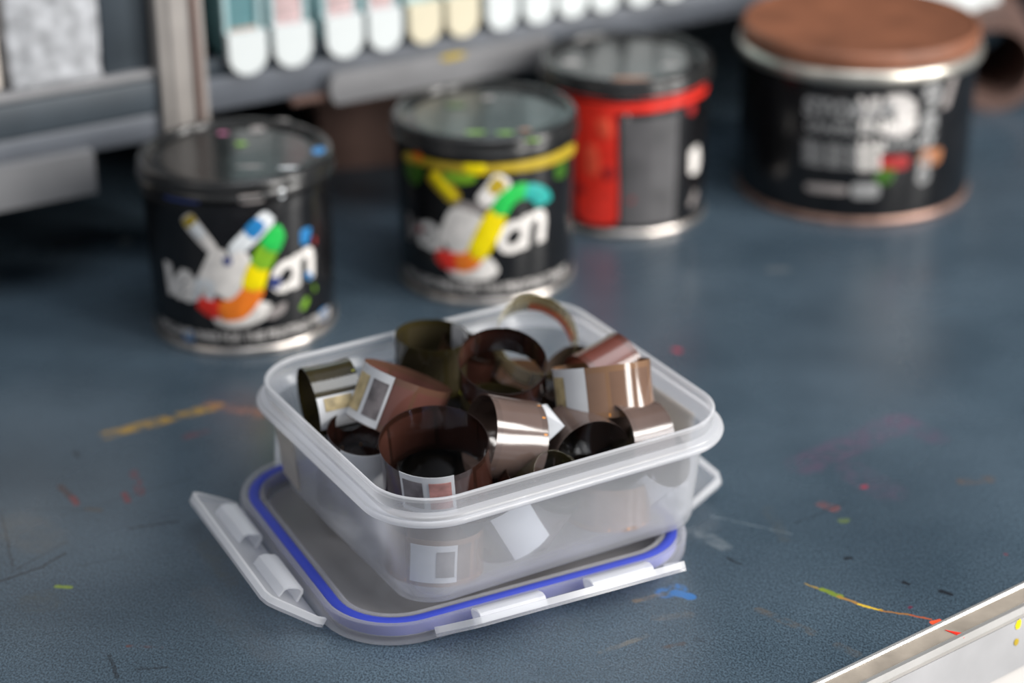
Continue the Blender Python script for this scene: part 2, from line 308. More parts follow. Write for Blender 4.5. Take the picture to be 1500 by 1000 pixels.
blob('paint_spot', onedge(1492, 914, .0152), Vector((.0018, 0, 0)), Vector((0, 0, .0026)), PAINT['yellow'], edge, seed=3)
blob('paint_spot', onedge(1489, 940, .0152), Vector((.0017, 0, 0)), Vector((0, 0, .0018)), PAINT['ochre'], edge, seed=4)
q = [at(1384, 922, .0004), at(1412, 934, .0004), at(1417, 928, .0004)]
Q = []
for p_ in q:
    r_ = p_-e1; Q.append((r_.dot(ED), -r_.dot(EN), .0004))
fix(mesh('paint_spot', [Vector(v) for v in Q]+[Vector(v)-Vector((0, 0, .0002)) for v in Q], [(0, 1, 2), (5, 4, 3), (0, 1, 4, 3), (1, 2, 5, 4), (2, 0, 3, 5)], PAINT['red'], edge, smooth=False))
tag(box('floor', -3, 4, -2, 4.5, -.82, -.80, FLOORM, None, bev=0), kind='structure')
tag(box('wall_back', -3, 4, 2.9, 3.0, -.8, 2.4, WALLM, None, bev=0), kind='structure')

# ------------------------------------------------------------------ rack
RY = math.radians(29.825)
rack = empty('drawer_rack', (-.17605, 1.1977, 0), RY, 'blue grey steel rack with a pale post standing behind the ink tins', 'rack')
def rb(name, s0, s1, o0, o1, z0, z1, mat, parent=rack, bev=.0012):   # s along the front, o outwards
    return box(name, s0, s1, -o1, -o0, z0, z1, mat, parent, bev=bev)
rb('post', -.032, -.004, -.030, .006, 0, .34, POST); rb('post_rib', -.026, -.022, .0055, .008, 0, .34, POST, bev=.0008); rb('post_rib', -.012, -.008, .0055, .0085, 0, .34, CARD, bev=.0008)
rb('post_flange', -.062, -.0325, -.030, -.006, .116, .34, GREYD)
rb('shade_back_panel', -.70, 1.03, -.345, -.335, 0, .34, DARK)  # added panel, coloured near black to give the dark space under the rack
rb('shelf_board', -.0035, 1.0, -.33, -.003, .104, .110, GREYD); rb('shelf_board', -.70, -.0325, -.33, .000, .1165, .121, GREYL)
rb('front_rail', -.0035, 1.0, -.010, .000, .0895, .1098, GREYP)
rb('rail_step', -.0035, 1.0, -.012, -.004, .1104, .120, GREYD)
rb('front_rail', -.70, -.033, -.008, .001, .0955, .1160, GREYD); rb('lower_rail', -.70, -.033, -.010, .0005, .079, .0950, GREYP)
rb('rack_top', -.70, 1.03, -.345, .0, .341, .35, GREYP); rb('side_panel', 1.0, 1.03, -.33, 0, 0, .34, DARK)
def pull(s0, s1, o, z0, z1, mat=GREYL):   # folded steel label holder with a rounded end
    V = []; r = (z1-z0)/2; n = 8; cz = (z0+z1)/2
    for dd in (0, 1):
        for i in range(n+1):
            a = PI/2+PI*i/n; V.append((s0+r*.55+r*.55*math.cos(a), -(o+.004-(1-dd)*.004+ (0.004 if dd else 0)), cz+r*math.sin(a)))
        V.append((s1, -(o+(.008 if dd else 0)), z0)); V.append((s1, -(o+(.008 if dd else 0)), z1))
    m = n+3; Fc = [(i, (i+1) % m, m+(i+1) % m, m+i) for i in range(m)]+[tuple(range(m)), tuple(range(m, 2*m))[::-1]]
    return sharp(fix(mesh('drawer_pull', V, Fc, mat, rack)), 40)
pull(.073, .228, .001, .083, .1025); pull(-.30, -.078, .002, .0575, .083); pull(.45, .604, .002, .060, .086, WTAB)
rb('pull_foot', .050, .075, -.006, .004, .0855, .0893, CARD, bev=.0006)
blob('paint_spot', Vector((.157, -.0095, .1005)), Vector((.009, 0, 0)), Vector((0, 0, .0022)), PAINT['ochre'], rack, seed=8)
# index boxes standing in the rack, each with a rounded tab hanging over its front
tabs = [.0235, .0527, .0868, .1142, .1416, .1681, .196, .2225, .2478, .2721, .299, .325]
names = ['first index case beside the grey post, teal window and white rounded tab', 'second index case from the grey post, pinkish slip above a white tab', 'third index case from the post, wide white tab and pinkish slip', 'fourth index case from the post, plain white rounded tab',
         'fifth index case from the post, first one with a cream tab', 'sixth index case from the post, second cream tab', 'seventh index case from the post, white tab right of the cream ones', 'eighth index case from the post, white tab high on the rack',
         'ninth index case from the post, only its white tab in view', 'tenth index case from the post, tip of a white tab at the top edge', 'eleventh index case from the post, at the top edge above the red smeared tin', 'twelfth index case, farthest right along the rack']
for i, s in enumerate(tabs):
    wd = .0265 if i in (0, 1, 2) else .0245
    wl = wd-.0022
    c = empty('index_case', rack.matrix_world @ Vector((0, 0, 0)), 0, names[i], 'index box', 'index cases in the rack')
    loc = Matrix.Rotation(RY, 4, 'Z') @ Vector((s, .0, .1205)); c.location = Vector((-.17605, 1.1977, 0))+loc; c.rotation_euler = (0, 0, RY)
    box('case_body', -wl/2, wl/2, .004, .20, 0, .085, TEAL if i % 3 == 0 else GLASSY, c, bev=.0008)
    box('side_frame', -wl/2, -wl/2+.003, .0015, .0045, .012, .085, GLASSY, c, bev=.0004); box('side_frame', wl/2-.003, wl/2, .0015, .0045, .012, .085, GLASSY, c, bev=.0004)
    if i in (1, 2, 3): 
        for k in range(6): box('paper_slip', -wl/2+.0035, wl/2-.0035, .002, .0038, .0125+.0062*k, .0180+.0062*k, PINKP, c, bev=.0003)
    elif i == 0: box('paper_slip', -wl/2+.0035, wl/2-.0035, .002, .0038, .0125, .0165, CARDL, c, bev=.0003)
    V = []; n = 14; tw = wl*1.0; h0 = -.0105; ht = .0255
    for y in (-.0042, .0012):
        V += [(tw/2, y, h0+ht), (-tw/2, y, h0+ht)]
        for k in range(n+1):
            a = PI+PI*k/n; V.append((tw/2*math.cos(a), y, h0+tw/2*.95+tw/2*.95*math.sin(a)))
    m = n+3; Fc = [(k, (k+1) % m, m+(k+1) % m, m+k) for k in range(m)]+[tuple(range(m)), tuple(range(m, 2*m))[::-1]]
    sharp(fix(mesh('tab', V, Fc, CTAB if i in (4, 5) else WTAB, c)), 40)
# white fibre block and cream bin on the left shelf
def lump(name, sx, sy, sz, mat, parent, seed, amp=.0016, cuts=22):
    bm = bmesh.new(); bmesh.ops.create_cube(bm, size=1); bmesh.ops.subdivide_edges(bm, edges=bm.edges, cuts=cuts, use_grid_fill=True)
    from mathutils import noise
    for v in bm.verts:
        p = v.co; k = (max(abs(p.x), abs(p.y), 1e-6)*2); L_ = math.hypot(p.x, p.y) or 1
        f = 1-.12*(max(0, abs(p.x)+abs(p.y)-.78))*2
        q_ = Vector((p.x*sx*f, p.y*sy*f, (p.z+.5)*sz)); nn = noise.noise(q_*90+Vector((seed, 0, 0)))*amp+noise.noise(q_*260)*amp*.5
        v.co = q_+Vector((p.x, p.y, 0)).normalized()*nn*1.0 if L_ > 1e-3 else q_
        if v.co.z < 0: v.co.z = 0
    me = bpy.data.meshes.new(name); bm.to_mesh(me); bm.free(); me.polygons.foreach_set('use_smooth', [True]*len(me.polygons)); return link(name, me, mat, parent)
R3 = Matrix.Rotation(RY, 4, 'Z'); RO0 = Vector((-.17605, 1.1977, 0))
def rackpos(s, o, z): return RO0+(R3 @ Vector((s, -o, z)))
fb = lump('fibre_block', .056, .05, .12, PLASTER, None, 3); fb.location = rackpos(-.090, -.029, .1212); fb.rotation_euler = (0, 0, RY)
tag(fb, 'rough white fluffy block standing on the left shelf of the rack', 'block')
cb = empty('storage_bin', rackpos(-.150, -.035, .1212), RY, 'cream plastic bin cut off by the left edge of the picture', 'bin')
box('bin_body', -.029, .029, -.028, .028, 0, .10, CREAMB, cb, bev=.004, seg=3); box('bin_rim', -.031, .031, -.030, .030, .100, .106, CREAMB, cb, bev=.002)
# things in the dark under the rack
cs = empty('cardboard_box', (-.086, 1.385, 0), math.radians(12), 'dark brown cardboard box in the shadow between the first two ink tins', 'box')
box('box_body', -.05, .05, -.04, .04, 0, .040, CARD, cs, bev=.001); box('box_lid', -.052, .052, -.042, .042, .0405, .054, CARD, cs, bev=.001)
cs2 = empty('cardboard_box', (-.078, 1.383, .0545), math.radians(9), 'smaller brown cardboard box with a tan highlight strip, on top of the one in the shadow', 'box')
box('box_body', -.04, .045, -.035, .035, 0, .026, CARD, cs2, bev=.001); box('tan_tape', -.012, .0455, -.0356, -.0345, .006, .018, CARDL, cs2, bev=.0003)  # tan strip puts a highlight into the colour of the upper box front
# ------------------------------------------------------------------ tins
def rbody(z): return .0504+.0017*z/.088
def tin_ray(c, px, py, rf):
    d = ray(px, py); o = Vector((0, 0, CH)); z = .05
    for _ in range(6):
        r = rf(z); a = d.x**2+d.y**2; b = 2*(d.x*(o.x-c[0])+d.y*(o.y-c[1])); cc = (o.x-c[0])**2+(o.y-c[1])**2-r*r
        disc = max(0, b*b-4*a*cc); t = (-b-math.sqrt(disc))/(2*a); p = o+d*t; z = p.z
    return math.atan2(p.y-c[1], p.x-c[0]), z
def wrap(phi, z, rf, h): r = rf(z)+h; return (r*math.cos(phi), r*math.sin(phi), z)
def cstroke(name, pts, mat, parent, rf, h=.0004, sub=6):
    """pts: (phi, z, halfwidth m); a smooth brush stroke lying on the tin's wall"""
    P = [Vector((p[0], p[1], p[2])) for p in pts]; D = []
    for i in range(len(P)-1):
        for k in range(sub):
            t = k/sub; p0 = P[max(i-1, 0)]; p1 = P[i]; p2 = P[i+1]; p3 = P[min(i+2, len(P)-1)]
            D.append(.5*((2*p1)+(p2-p0)*t+(2*p0-5*p1+4*p2-p3)*t*t+(3*p1-p0-3*p2+p3)*t**3))
    D.append(P[-1]); V = []; Fc = []; R = .052
    n = len(D)
    for i, p in enumerate(D):
        a = D[max(i-1, 0)]; b = D[min(i+1, n-1)]; tx = (b.x-a.x)*R; tz = b.y-a.y; L_ = math.hypot(tx, tz) or 1; nx, nz = -tz/L_, tx/L_
        hw = p.z*(.55 if i in (0, n-1) else (.88 if i in (1, n-2) else 1))
        for k in (-1, -.4, .4, 1): V.append(wrap(p.x+nx*hw*k/R, p.y+nz*hw*k, rf, h if abs(k) < 1 else h*.6))
    for i in range(n-1):
        for k in range(3): Fc.append((i*4+k, i*4+k+1, (i+1)*4+k+1, (i+1)*4+k))
    return mesh(name, V, Fc, mat, parent)
def ctext(name, s, phi0, z0, size, mat, parent, rf, shear=0., h=.0004, rot=0., bold=.0, sx=1., fit=None):
    cu = bpy.data.curves.new('t', 'FONT'); cu.body = s; cu.size = size; cu.shear = shear; cu.offset = bold; cu.resolution_u = 3
    ob = bpy.data.objects.new('t', cu); COL.objects.link(ob); dg = bpy.context.evaluated_depsgraph_get(); me = bpy.data.meshes.new_from_object(ob.evaluated_get(dg))
    bpy.data.objects.remove(ob); bpy.data.curves.remove(cu)
    bm = bmesh.new(); bm.from_mesh(me); bpy.data.meshes.remove(me)
    bmesh.ops.remove_doubles(bm, verts=bm.verts, dist=1e-6)
    bmesh.ops.triangulate(bm, faces=bm.faces)
    for _ in range(2):
        ed = [e for e in bm.edges if e.calc_length() > size*.18]
        if ed: bmesh.ops.subdivide_edges(bm, edges=ed, cuts=1); bmesh.ops.triangulate(bm, faces=bm.faces)
    if fit: sx = fit/(max(v.co.x for v in bm.verts)-min(v.co.x for v in bm.verts))
    cr, sr = math.cos(rot), math.sin(rot)
    for v in bm.verts:
        x, y = v.co.x*sx, v.co.y; x, y = cr*x-sr*y, sr*x+cr*y; v.co = wrap(phi0+x/.052, z0+y, rf, h)
    me = bpy.data.meshes.new(name); bm.to_mesh(me); bm.free(); return link(name, me, mat, parent)
def tin(label, x, y, lidmat=LIDB):
    t = empty('ink_tin', (x, y, 0), 0, label, 'ink tin', 'black one kilo ink tins')
    lathe('tin_body', [(.047, .0015), (.0503, .0045)]+[(rbody(z), z) for z in (.006, .03, .055, .08, .086)]+[(.0518, .0872), (.0532, .088), (.0532, .0895), (.0518, .0905), (.050, .091)], BLACK, t)
    lathe('base_rim', [(.0465, .0012), (.0475, 0), (.0506, 0), (.0516, .0008), (.0518, .0022), (.0515, .0038), (.0506, .0046), (.0500, .0046)], TIN, t)
    lid = lathe('lid', [(.0505, .0908), (.0535, .0912), (.0543, .0920), (.0543, .0932), (.0533, .0942), (.0530, .0955), (.0538, .0965), (.0537, .0992), (.0526, .1012), (.0508, .1021), (.0492, .1019), (.0482, .1008), (.0478, .0990), (.0465, .0985), (.0440, .0988), (.0430, .0992), (.040, .0990), (.010, .0992), (.0001, .0992)], lidmat, t, closed_top=False)
    return t
def A(t, px, py, w=0): 
    ph, z = tin_ray(t.location, px, py, rbody); return (ph, z, w)
def splat(t, px, py, rx, ry, mat, seed, zz=.0994):
    p = at(px, py, zz)-t.location; p.z = zz
    blob('paint_spot', p, Vector((rx, 0, 0)), Vector((0, ry, 0)), mat, t, seed=seed)
def artwork(t, K, ears, blue=False, hook=True):
    """K maps drawing units to pixels"""
    def st(pts, mat, name='print', h=.0004): return cstroke(name, [A(t, *K(p[0], p[1]), p[2]) for p in pts], mat, t, rbody, h)
    return st
k1 = lambda u, v: (180+u/2.565, 150+v/2.565)
t1 = tin('black ink tin smeared with blue and white ink, leftmost of the four tins', -.151, 1.0999)
st = artwork(t1, k1, None)
# rods of the raised hand sign
st([(235, 425, .0048), (285, 490, .0042), (345, 560, .0032)], WHT, 'print_rod'); st([(240, 430, .0045), (262, 460, .0042)], PAINT['ochre'], 'ink_smear', .0007); st([(262, 458, .0036), (300, 505, .003)], PAINT['pale'], 'ink_smear', .0007)
st([(555, 420, .0050), (490, 490, .0050), (405, 570, .0040)], PAINT['pale'], 'print_rod'); st([(520, 445, .0042), (470, 500, .0045)], PAINT['blue'], 'ink_smear', .0007)
st([(365, 550, .0045), (340, 630, .0062), (300, 720, .0066)], WHT, 'print_hand'); st([(440, 560, .0045), (430, 640, .0080), (378, 735, .0082)], WHT, 'print_hand', .0005); st([(340, 800, .0045), (420, 805, .0065), (500, 770, .0085), (515, 745, .006)], WHT, 'print_hand')
st([(390, 580, .0028), (395, 610, .0022)], PAINT['navy'], 'ink_smear', .0008)
st([(285, 742, .004), (320, 765, .0052), (370, 780, .006)], PAINT['red'], 'print_sweep', .0008); st([(362, 780, .006), (430, 775, .0066), (480, 725, .0062), (492, 690, .0062)], PAINT['orange'], 'print_sweep', .0009)
st([(485, 705, .0062), (500, 650, .0064), (515, 610, .0060)], PAINT['yellow'], 'print_sweep', .0010); st([(510, 625, .0058), (535, 570, .0062), (550, 545, .006)], PAINT['lime'], 'print_sweep', .0011); st([(545, 555, .0062), (575, 500, .0058), (600, 480, .0045)], PAINT['green'], 'print_sweep', .0012)
for s_, (u, v), sz, m_, rt in (('v', (150, 690), .038, WHT, -.12), ('a', (192, 718), .034, WHT, -.08), ('n', (262, 735), .026, PAINT['pale'], .0), ('o', (545, 722), .036, WHT, .10), ('n', (628, 700), .038, WHT, .20)):
    a_ = A(t1, *k1(u, v)); ctext('print_letter', s_, a_[0], a_[1], sz, m_, t1, rbody, shear=.25, h=.0006, rot=rt, bold=.0010)
ctext('print_line', 'HOLLAND INKS FOR THE PRINTING TRADE', math.atan2(-1.0999, .151)-1.12, .0095, .0074, TAGC, t1, rbody, h=.0012, bold=.0003, fit=.116)
st([(230, 872, .003), (270, 880, .0034)], PAINT['blue'], 'ink_smear', .0007); st([(735, 800, .003), (765, 790, .004)], PAINT['blue'], 'ink_smear', .0007)
st([(665, 508, .0042), (690, 500, .0048), (700, 500, .004)], PAINT['blue'], 'ink_smear', .0007); st([(715, 520, .003), (722, 515, .002)], PAINT['darkred'], 'ink_smear'); st([(675, 750, .004), (690, 760, .0035)], PAINT['lime'], 'ink_smear'); st([(715, 700, .002), (722, 695, .002)], PAINT['lime'], 'ink_smear')
st([(550, 670, .003), (590, 680, .004)], PAINT['navy'], 'ink_smear', .0009); st([(690, 660, .003), (700, 640, .003)], PAINT['blue'], 'ink_smear', .0009)
st([(570, 770, .008), (585, 800, .005)], PAINT['dirty'], 'ink_smear')
st([(160, 350, .0022), (230, 362, .003), (290, 368, .002)], PAINT['navy'], 'ink_smear', .0012); st([(430, 362, .0022), (480, 362, .0028), (530, 355, .0022)], PAINT['dirty'], 'ink_smear', .0016)
st([(585, 342, .003), (605, 338, .003)], PAINT['pale'], 'ink_smear', .0016)
for k_, (u, v, rx, ry, m_) in enumerate([(375, 115, .0030, .0022, 'pink'), (443, 155, .0034, .0028, 'lime'), (505, 100, .0045, .0055, 'dirty'), (590, 68, .005, .003, 'dirty'), (735, 180, .0035, .006, 'blue'), (620, 245, .0055, .0018, 'pale'), (480, 240, .008, .0014, 'dirty')]):
    splat(t1, *k1(u, v), rx, ry, PAINT[m_], 20+k_, .0996 if v < 200 and u < 700 else .1024)
# second tin
k2 = lambda u, v: (560+u/2.778, 100+v/2.778)
t2 = tin('black ink tin with a yellow smeared neck, second from the left', -.0145, 1.1634)
st = artwork(t2, k2, None)
st([(92, 358, .003), (160, 372, .0034), (260, 398, .0028), (370, 405, .0042), (500, 405, .0030), (620, 388, .0036), (720, 352, .0042), (780, 320, .003)], PAINT['ochre'], 'ink_smear', .0009)
st([(330, 400, .003), (390, 405, .0042), (420, 404, .003)], PAINT['yellow'], 'ink_smear', .0012); st([(130, 350, .003), (170, 362, .0028)], PAINT['orange'], 'ink_smear', .0012)
st([(250, 440, .003), (320, 445, .004), (380, 440, .003)], PAINT['lime'], 'ink_smear', .0006); st([(95, 400, .006), (140, 430, .008), (160, 450, .005)], PAINT['darkgreen'], 'ink_smear'); st([(700, 430, .004), (745, 400, .006)], PAINT['darkgreen'], 'ink_smear')
st([(200, 420, .0062), (250, 480, .0056), (310, 540, .0046)], PAINT['ochre'], 'print_rod', .0007); st([(205, 425, .0036), (250, 480, .003), (300, 530, .0028)], PAINT['yellow'], 'ink_smear', .001)
st([(500, 440, .0062), (450, 500, .0055), (400, 550, .0046)], WHT, 'print_rod'); st([(490, 455, .005), (440, 505, .0035)], PAINT['ochre'], 'ink_smear', .0007)
st([(355, 545, .0105), (350, 580, .0105)], PAINT['dirty'], 'print_hand'); st([(350, 580, .0095), (330, 660, .0125), (310, 750, .0085)], WHT, 'print_hand', .0005)
st([(265, 800, .004), (330, 820, .0062), (420, 810, .0075), (455, 790, .005)], WHT, 'print_hand')
st([(222, 750, .0036), (260, 775, .0056), (310, 790, .006)], PAINT['red'], 'print_sweep', .0009); st([(300, 790, .006), (350, 785, .0058), (385, 755, .0052)], PAINT['orange'], 'print_sweep', .001)
st([(375, 770, .0056), (415, 700, .0066), (445, 640, .0066), (475, 580, .0055)], PAINT['yellow'], 'print_sweep', .0011); st([(468, 595, .0052), (500, 540, .0052), (545, 505, .005), (590, 495, .0048)], PAINT['green'], 'print_sweep', .0012); st([(580, 496, .0048), (625, 505, .005), (650, 530, .0058), (655, 550, .0055)], PAINT['teal'], 'print_sweep', .0013)
for s_, (u, v), sz, m_, rt in (('v', (95, 665), .032, PAINT['dirty'], -.16), ('a', (145, 702), .034, WHT, -.12), ('n', (215, 725), .030, WHT, -.02), ('o', (455, 755), .038, WHT, .10), ('n', (548, 735), .040, WHT, .16)):
    a_ = A(t2, *k2(u, v)); ctext('print_letter', s_, a_[0], a_[1], sz, m_, t2, rbody, shear=.25, h=.0006, rot=rt, bold=.0010)
st([(150, 645, .003), (160, 665, .003)], PAINT['darkred'], 'ink_smear', .0009)
ctext('print_line', 'HOLLAND INKS FOR THE PRINTING TRADE', math.atan2(-1.1634, .0145)-1.15, .0095, .0074, TAGC, t2, rbody, h=.0012, bold=.0003, fit=.116)
for k_, (u, v, rx, ry, m_, z_) in enumerate([(380, 260, .006, .0022, 'lime', .1023), (500, 262, .005, .0022, 'lime', .1023), (580, 250, .004, .002, 'brown', .1023), (612, 292, .005, .002, 'lime', .1000), (300, 150, .006, .003, 'darkgreen', .0996), (430, 120, .004, .004, 'dirty', .0996)]):
    splat(t2, *k2(u, v), rx, ry, PAINT[m_], 40+k_, z_)
# third tin
k3 = lambda u, v: (780+u/2.083, v/2.083)
t3 = tin('black ink tin with wet red ink down its side, third from the left', .0717, 1.2641)
st = artwork(t3, k3, None)
st([(80, 280, .003), (150, 305, .004), (250, 325, .0042), (350, 322, .0042), (450, 300, .0045), (530, 262, .004)], PAINT['red'], 'ink_smear', .0009)
st([(190, 320, .0135), (190, 400, .0140), (192, 500, .0140), (195, 600, .0140), (195, 684, .0135)], PAINT['red'], 'ink_smear', .0006)
st([(175, 440, .004), (185, 500, .005), (175, 530, .004)], PAINT['orangered'], 'ink_smear', .0009); st([(215, 360, .005), (225, 420, .004)], PAINT['orangered'], 'ink_smear', .0009)
st([(225, 510, .004), (240, 545, .004)], PAINT['darkred'], 'ink_smear', .0009); st([(150, 560, .004), (140, 580, .004)], PAINT['darkred'], 'ink_smear', .0009)
st([(285, 350, .0015), (360, 510, .001), (360, 680, .001)], PAINT['dirty'], 'ink_smear', .0002)
st([(492, 450, .005), (495, 490, .006), (490, 530, .005)], WHT, 'print_patch'); st([(485, 600, .006), (495, 610, .005)], PAINT['dirty'], 'print_patch'); st([(298, 608, .003), (304, 615, .002)], PAINT['darkred'], 'ink_smear')
st([(480, 320, .004), (490, 345, .003)], PAINT['darkred'], 'ink_smear')
pan = [A(t3, *k3(u, v)) for u, v in ((272, 345), (445, 335), (445, 672), (272, 690))]
V = []; n = 14
for i in range(n+1):
    for j in range(2):
        ph = pan[0][0]+(pan[1][0]-pan[0][0])*i/n; V.append(wrap(ph, .008 if j == 0 else .078, rbody, .0003))
mesh('grey_panel', V, [(2*i, 2*i+2, 2*i+3, 2*i+1) for i in range(n)], pbr('grey_label', (.085, .082, .085), .35, var=.3, scale=50), t3)
for k_, (u, v, rx, ry, m_) in enumerate([(300, 240, .012, .003, 'brown'), (420, 200, .006, .004, 'dirty'), (120, 190, .006, .004, 'dirty')]): splat(t3, *k3(u, v), rx, ry, PAINT[m_], 60+k_, .1023)
# big tin
def rbig(z): return .0742
t4 = empty('ink_tin', (.2229, 1.3058, 0), 0, 'large black ink tin with a brown crusted lid, biggest and rightmost tin', 'ink tin')
lathe('tin_body', [(.070, .0015), (.0735, .004), (.0742, .006), (.0742, .05), (.0742, .088), (.0738, .090), (.071, .091)], BLACK, t4, n=128)
lathe('base_rim', [(.069, .001), (.070, 0), (.0745, 0), (.0755, .0012), (.0755, .003), (.0745, .0046), (.073, .0046)], RUST, t4, n=128)
lathe('lid_ring', [(.0738, .0905), (.0765, .0915), (.0778, .0935), (.0780, .0965), (.0770, .0990), (.0755, .1002), (.0748, .1003)], RIMM, t4, n=128, closed_top=False)
lathe('lid', [(.0745, .0995), (.0750, .1010), (.0752, .1085), (.0742, .1105), (.0728, .1112), (.0700, .1100), (.068, .1096), (.0001, .1098)], COPPER, t4, n=128, closed_top=False)
def A4(px, py, w=0): ph, z = tin_ray(t4.location, px, py, rbig); return (ph, z, w)
k4 = lambda u, v: (1150+u/4.348, 120+v/4.348)
def t4text(s, u, v, sz, m_, sx=1., b=.0008): a_ = A4(*k4(u, v)); ctext('print_line', s, a_[0], a_[1], sz, m_, t4, rbig, bold=b, sx=sx*.052/.0742)
t4text('STORM', 120, 200, .0155, GRYT, 1.05); t4text('VI', 470, 205, .015, TAGC, 1.); 
def bar(u0, v0, u1, v1, w_, m_=GRYT, nm='print_bar'): 
    a_, b_ = A4(*k4(u0, v0)), A4(*k4(u1, v1)); return cstroke(nm, [(a_[0], a_[1], w_), (b_[0], b_[1], w_)], m_, t4, rbig, .0004, sub=8)
bar(640, 115, 790, 112, .0035, TAGC); bar(770, 110, 770, 320, .0050, TAGC); bar(640, 310, 790, 305, .0040, TAGC); bar(660, 130, 660, 210, .003, GRYT)
t4text('GRAFISCHE', 130, 300, .0085, GRYT, 1., .0003); t4text('INKT', 470, 320, .0105, WHT, 1.5, .0004)
for v in (395, 435, 475, 515): t4text('offset litho ink' if v % 2 else 'process black', 110, v, .0062, GRYT, 1.0, .0002)
for v in (420, 470, 520, 565): t4text('2,5 kg' if v == 420 else '0010', 465, v, .0085, WHT, .8, .0003)
t4text('QUALITY', 600, 425, .0085, GRYT, 1.1, .0003)
bar(590, 520, 790, 505, .0045, PAINT['darkred']); bar(580, 590, 690, 600, .0055, PAINT['darkgreen']); bar(130, 665, 400, 690, .0028, PAINT['dirty']); bar(420, 690, 600, 690, .0052, GRYT)
t4text('9', 870, 185, .024, GRYT, 1.2, .0010); t4text('/', 1010, 150, .024, PAINT['dirty'], 1.3, .0016); t4text('8', 865, 310, .014, GRYT, 1.6, .001); t4text('0', 855, 420, .014, GRYT, 1.4, .0006); bar(850, 480, 990, 470, .0055, PAINT['brown']); t4text('8', 830, 650, .026, GRYT, .8, .0008)
# dark things at the right edge, under the rack
tu = empty('cardboard_tube', (at(1458, 96, .034).x, at(1458, 96, .034).y, 0), math.radians(-4), 'brown cardboard tube lying on its side behind the big tin', 'tube')
def tube(name, r0, r1, l, mat, parent, zc):
    V = []; n = 40
    for r, y in ((r1, 0), (r1, l), (r0, l), (r0, 0)):
        for i in range(n): a = 2*PI*i/n; V.append((r*math.cos(a), y, zc+r*math.sin(a)))
    Fc = [(j*n+i, j*n+(i+1) % n, ((j+1) % 4)*n+(i+1) % n, ((j+1) % 4)*n+i) for j in range(4) for i in range(n)]
    return sharp(fix(mesh(name, V, Fc, mat, parent)), 40)
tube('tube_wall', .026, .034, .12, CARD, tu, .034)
# ------------------------------------------------------------------ plastic box and its lid
LX, LY, LA = -.02526, .86251, math.radians(26.13)
lid = empty('container_lid', (LX, LY, 0), LA, 'upturned clear plastic lid with blue gasket lying under the box', 'lid')
sweep_rr('lid_rim', .082, .0765, .029, [(-.0065, .0005), (.0055, .0005), (.0064, .0015), (.0066, .0085), (.0058, .0103), (.0040, .0106), (.0028, .0100), (.0026, .0030), (-.0026, .0030), (-.0028, .0098), (-.0040, .0104), (-.0052, .0096), (-.0058, .0030), (-.0065, .0024)], PPL, lid, caps=(False, False), loop=True, n=12)
sweep_rr('lid_panel', .082, .0765, .029, [(-.0066, .0006), (-.0066, .0022)], PPP, lid, caps=(True, True), n=12)
sweep_rr('gasket', .082, .0765, .029, [(-.0023, .0033), (-.0023, .0096), (-.0010, .0101), (.0010, .0101), (.0023, .0096), (.0023, .0033)], GASK, lid, caps=(False, False), loop=True, n=12)
def flap(yaw, dist, s_out, s_hinge, humps, tilt=33, ln=.027):
    f = empty('x', (0, 0, 0)); f.name = 'latch_flap'
    bpy.data.objects.remove(f)
    ct, stl = math.cos(math.radians(tilt)), math.sin(math.radians(tilt))
    Ry = Matrix.Rotation(yaw, 4, 'Z')
    def P(s, t, h): return Ry @ Vector((s, -(dist+t*ct-h*stl), .0026+t*stl+h*ct))
    out = [(s_hinge[0], 0), (s_hinge[0]-.001, .004), (s_out[0]-.002, ln-.005), (s_out[0], ln-.0015), (s_out[0]+.004, ln), (s_out[1]-.004, ln), (s_out[1], ln-.0015), (s_out[1]+.002, ln-.005), (s_hinge[1]+.001, .004), (s_hinge[1], 0)]
    V = []; m = len(out); V += [P(s, t, 0) for s, t in out]+[P(s, t, .0013) for s, t in out]
    Fc = [(i, (i+1) % m, m+(i+1) % m, m+i) for i in range(m)]+[tuple(range(m)), tuple(range(m, 2*m))[::-1]]
    pl = sharp(fix(mesh('latch_flap', V, Fc, PPL, lid)), 30)
    # raised rim round the free edge
    V = []; inn = [(s*0.972+.028*(s_out[0]+s_out[1])/2, t-.0018 if t > .006 else t) for s, t in out]
    for hh, pp in ((.0014, out), (.0042, out), (.0042, inn), (.0014, inn)): V += [P(s, t, hh) for s, t in pp]
    Fc = [(j*m+i, j*m+i+1, ((j+1) % 4)*m+i+1, ((j+1) % 4)*m+i) for j in range(4) for i in range(m-1)]+[(0, m, 2*m, 3*m), (m-1, 4*m-1, 3*m-1, 2*m-1)]
    sharp(fix(mesh('flap_rim', V, Fc, PPH, pl)), 40)
    for h0, h1 in humps:   # hollow locking bars, open at the ends
        V = []; n = 8
        prof = [(.0055, .0), (.0052, .0045), (.0060, .0062), (.0080, .0068), (.0130, .0056), (.0150, .0040), (.0158, .0)]
        inner = [(.0150, .0), (.0142, .0034), (.0126, .0048), (.0082, .0058), (.0070, .0054), (.0064, .0042), (.0066, .0)]
        pp = prof+inner; m2 = len(pp)
        for s in (h0, h1): V += [P(s, t, .0013+h) for t, h in pp]
        Fc = [(i, (i+1) % m2, m2+(i+1) % m2, m2+i) for i in range(m2)]+[(i, i+1, m2-2-i, m2-1-i) for i in range(len(prof)-1)]+[(m2+i, m2+m2-1-i, m2+m2-2-i, m2+i+1) for i in range(len(prof)-1)]
        sharp(fix(mesh('locking_bar', V, Fc, PPH, pl)), 40)
    return pl
flap(0, .0838, (-.042, .060), (-.050, .064), [(-.034, -.003), (.020, .050)])                       # front
flap(-PI/2, .0905, (-.055, .047), (-.058, .055), [(.006, .037), (-.045, -.014)], tilt=31)      # left
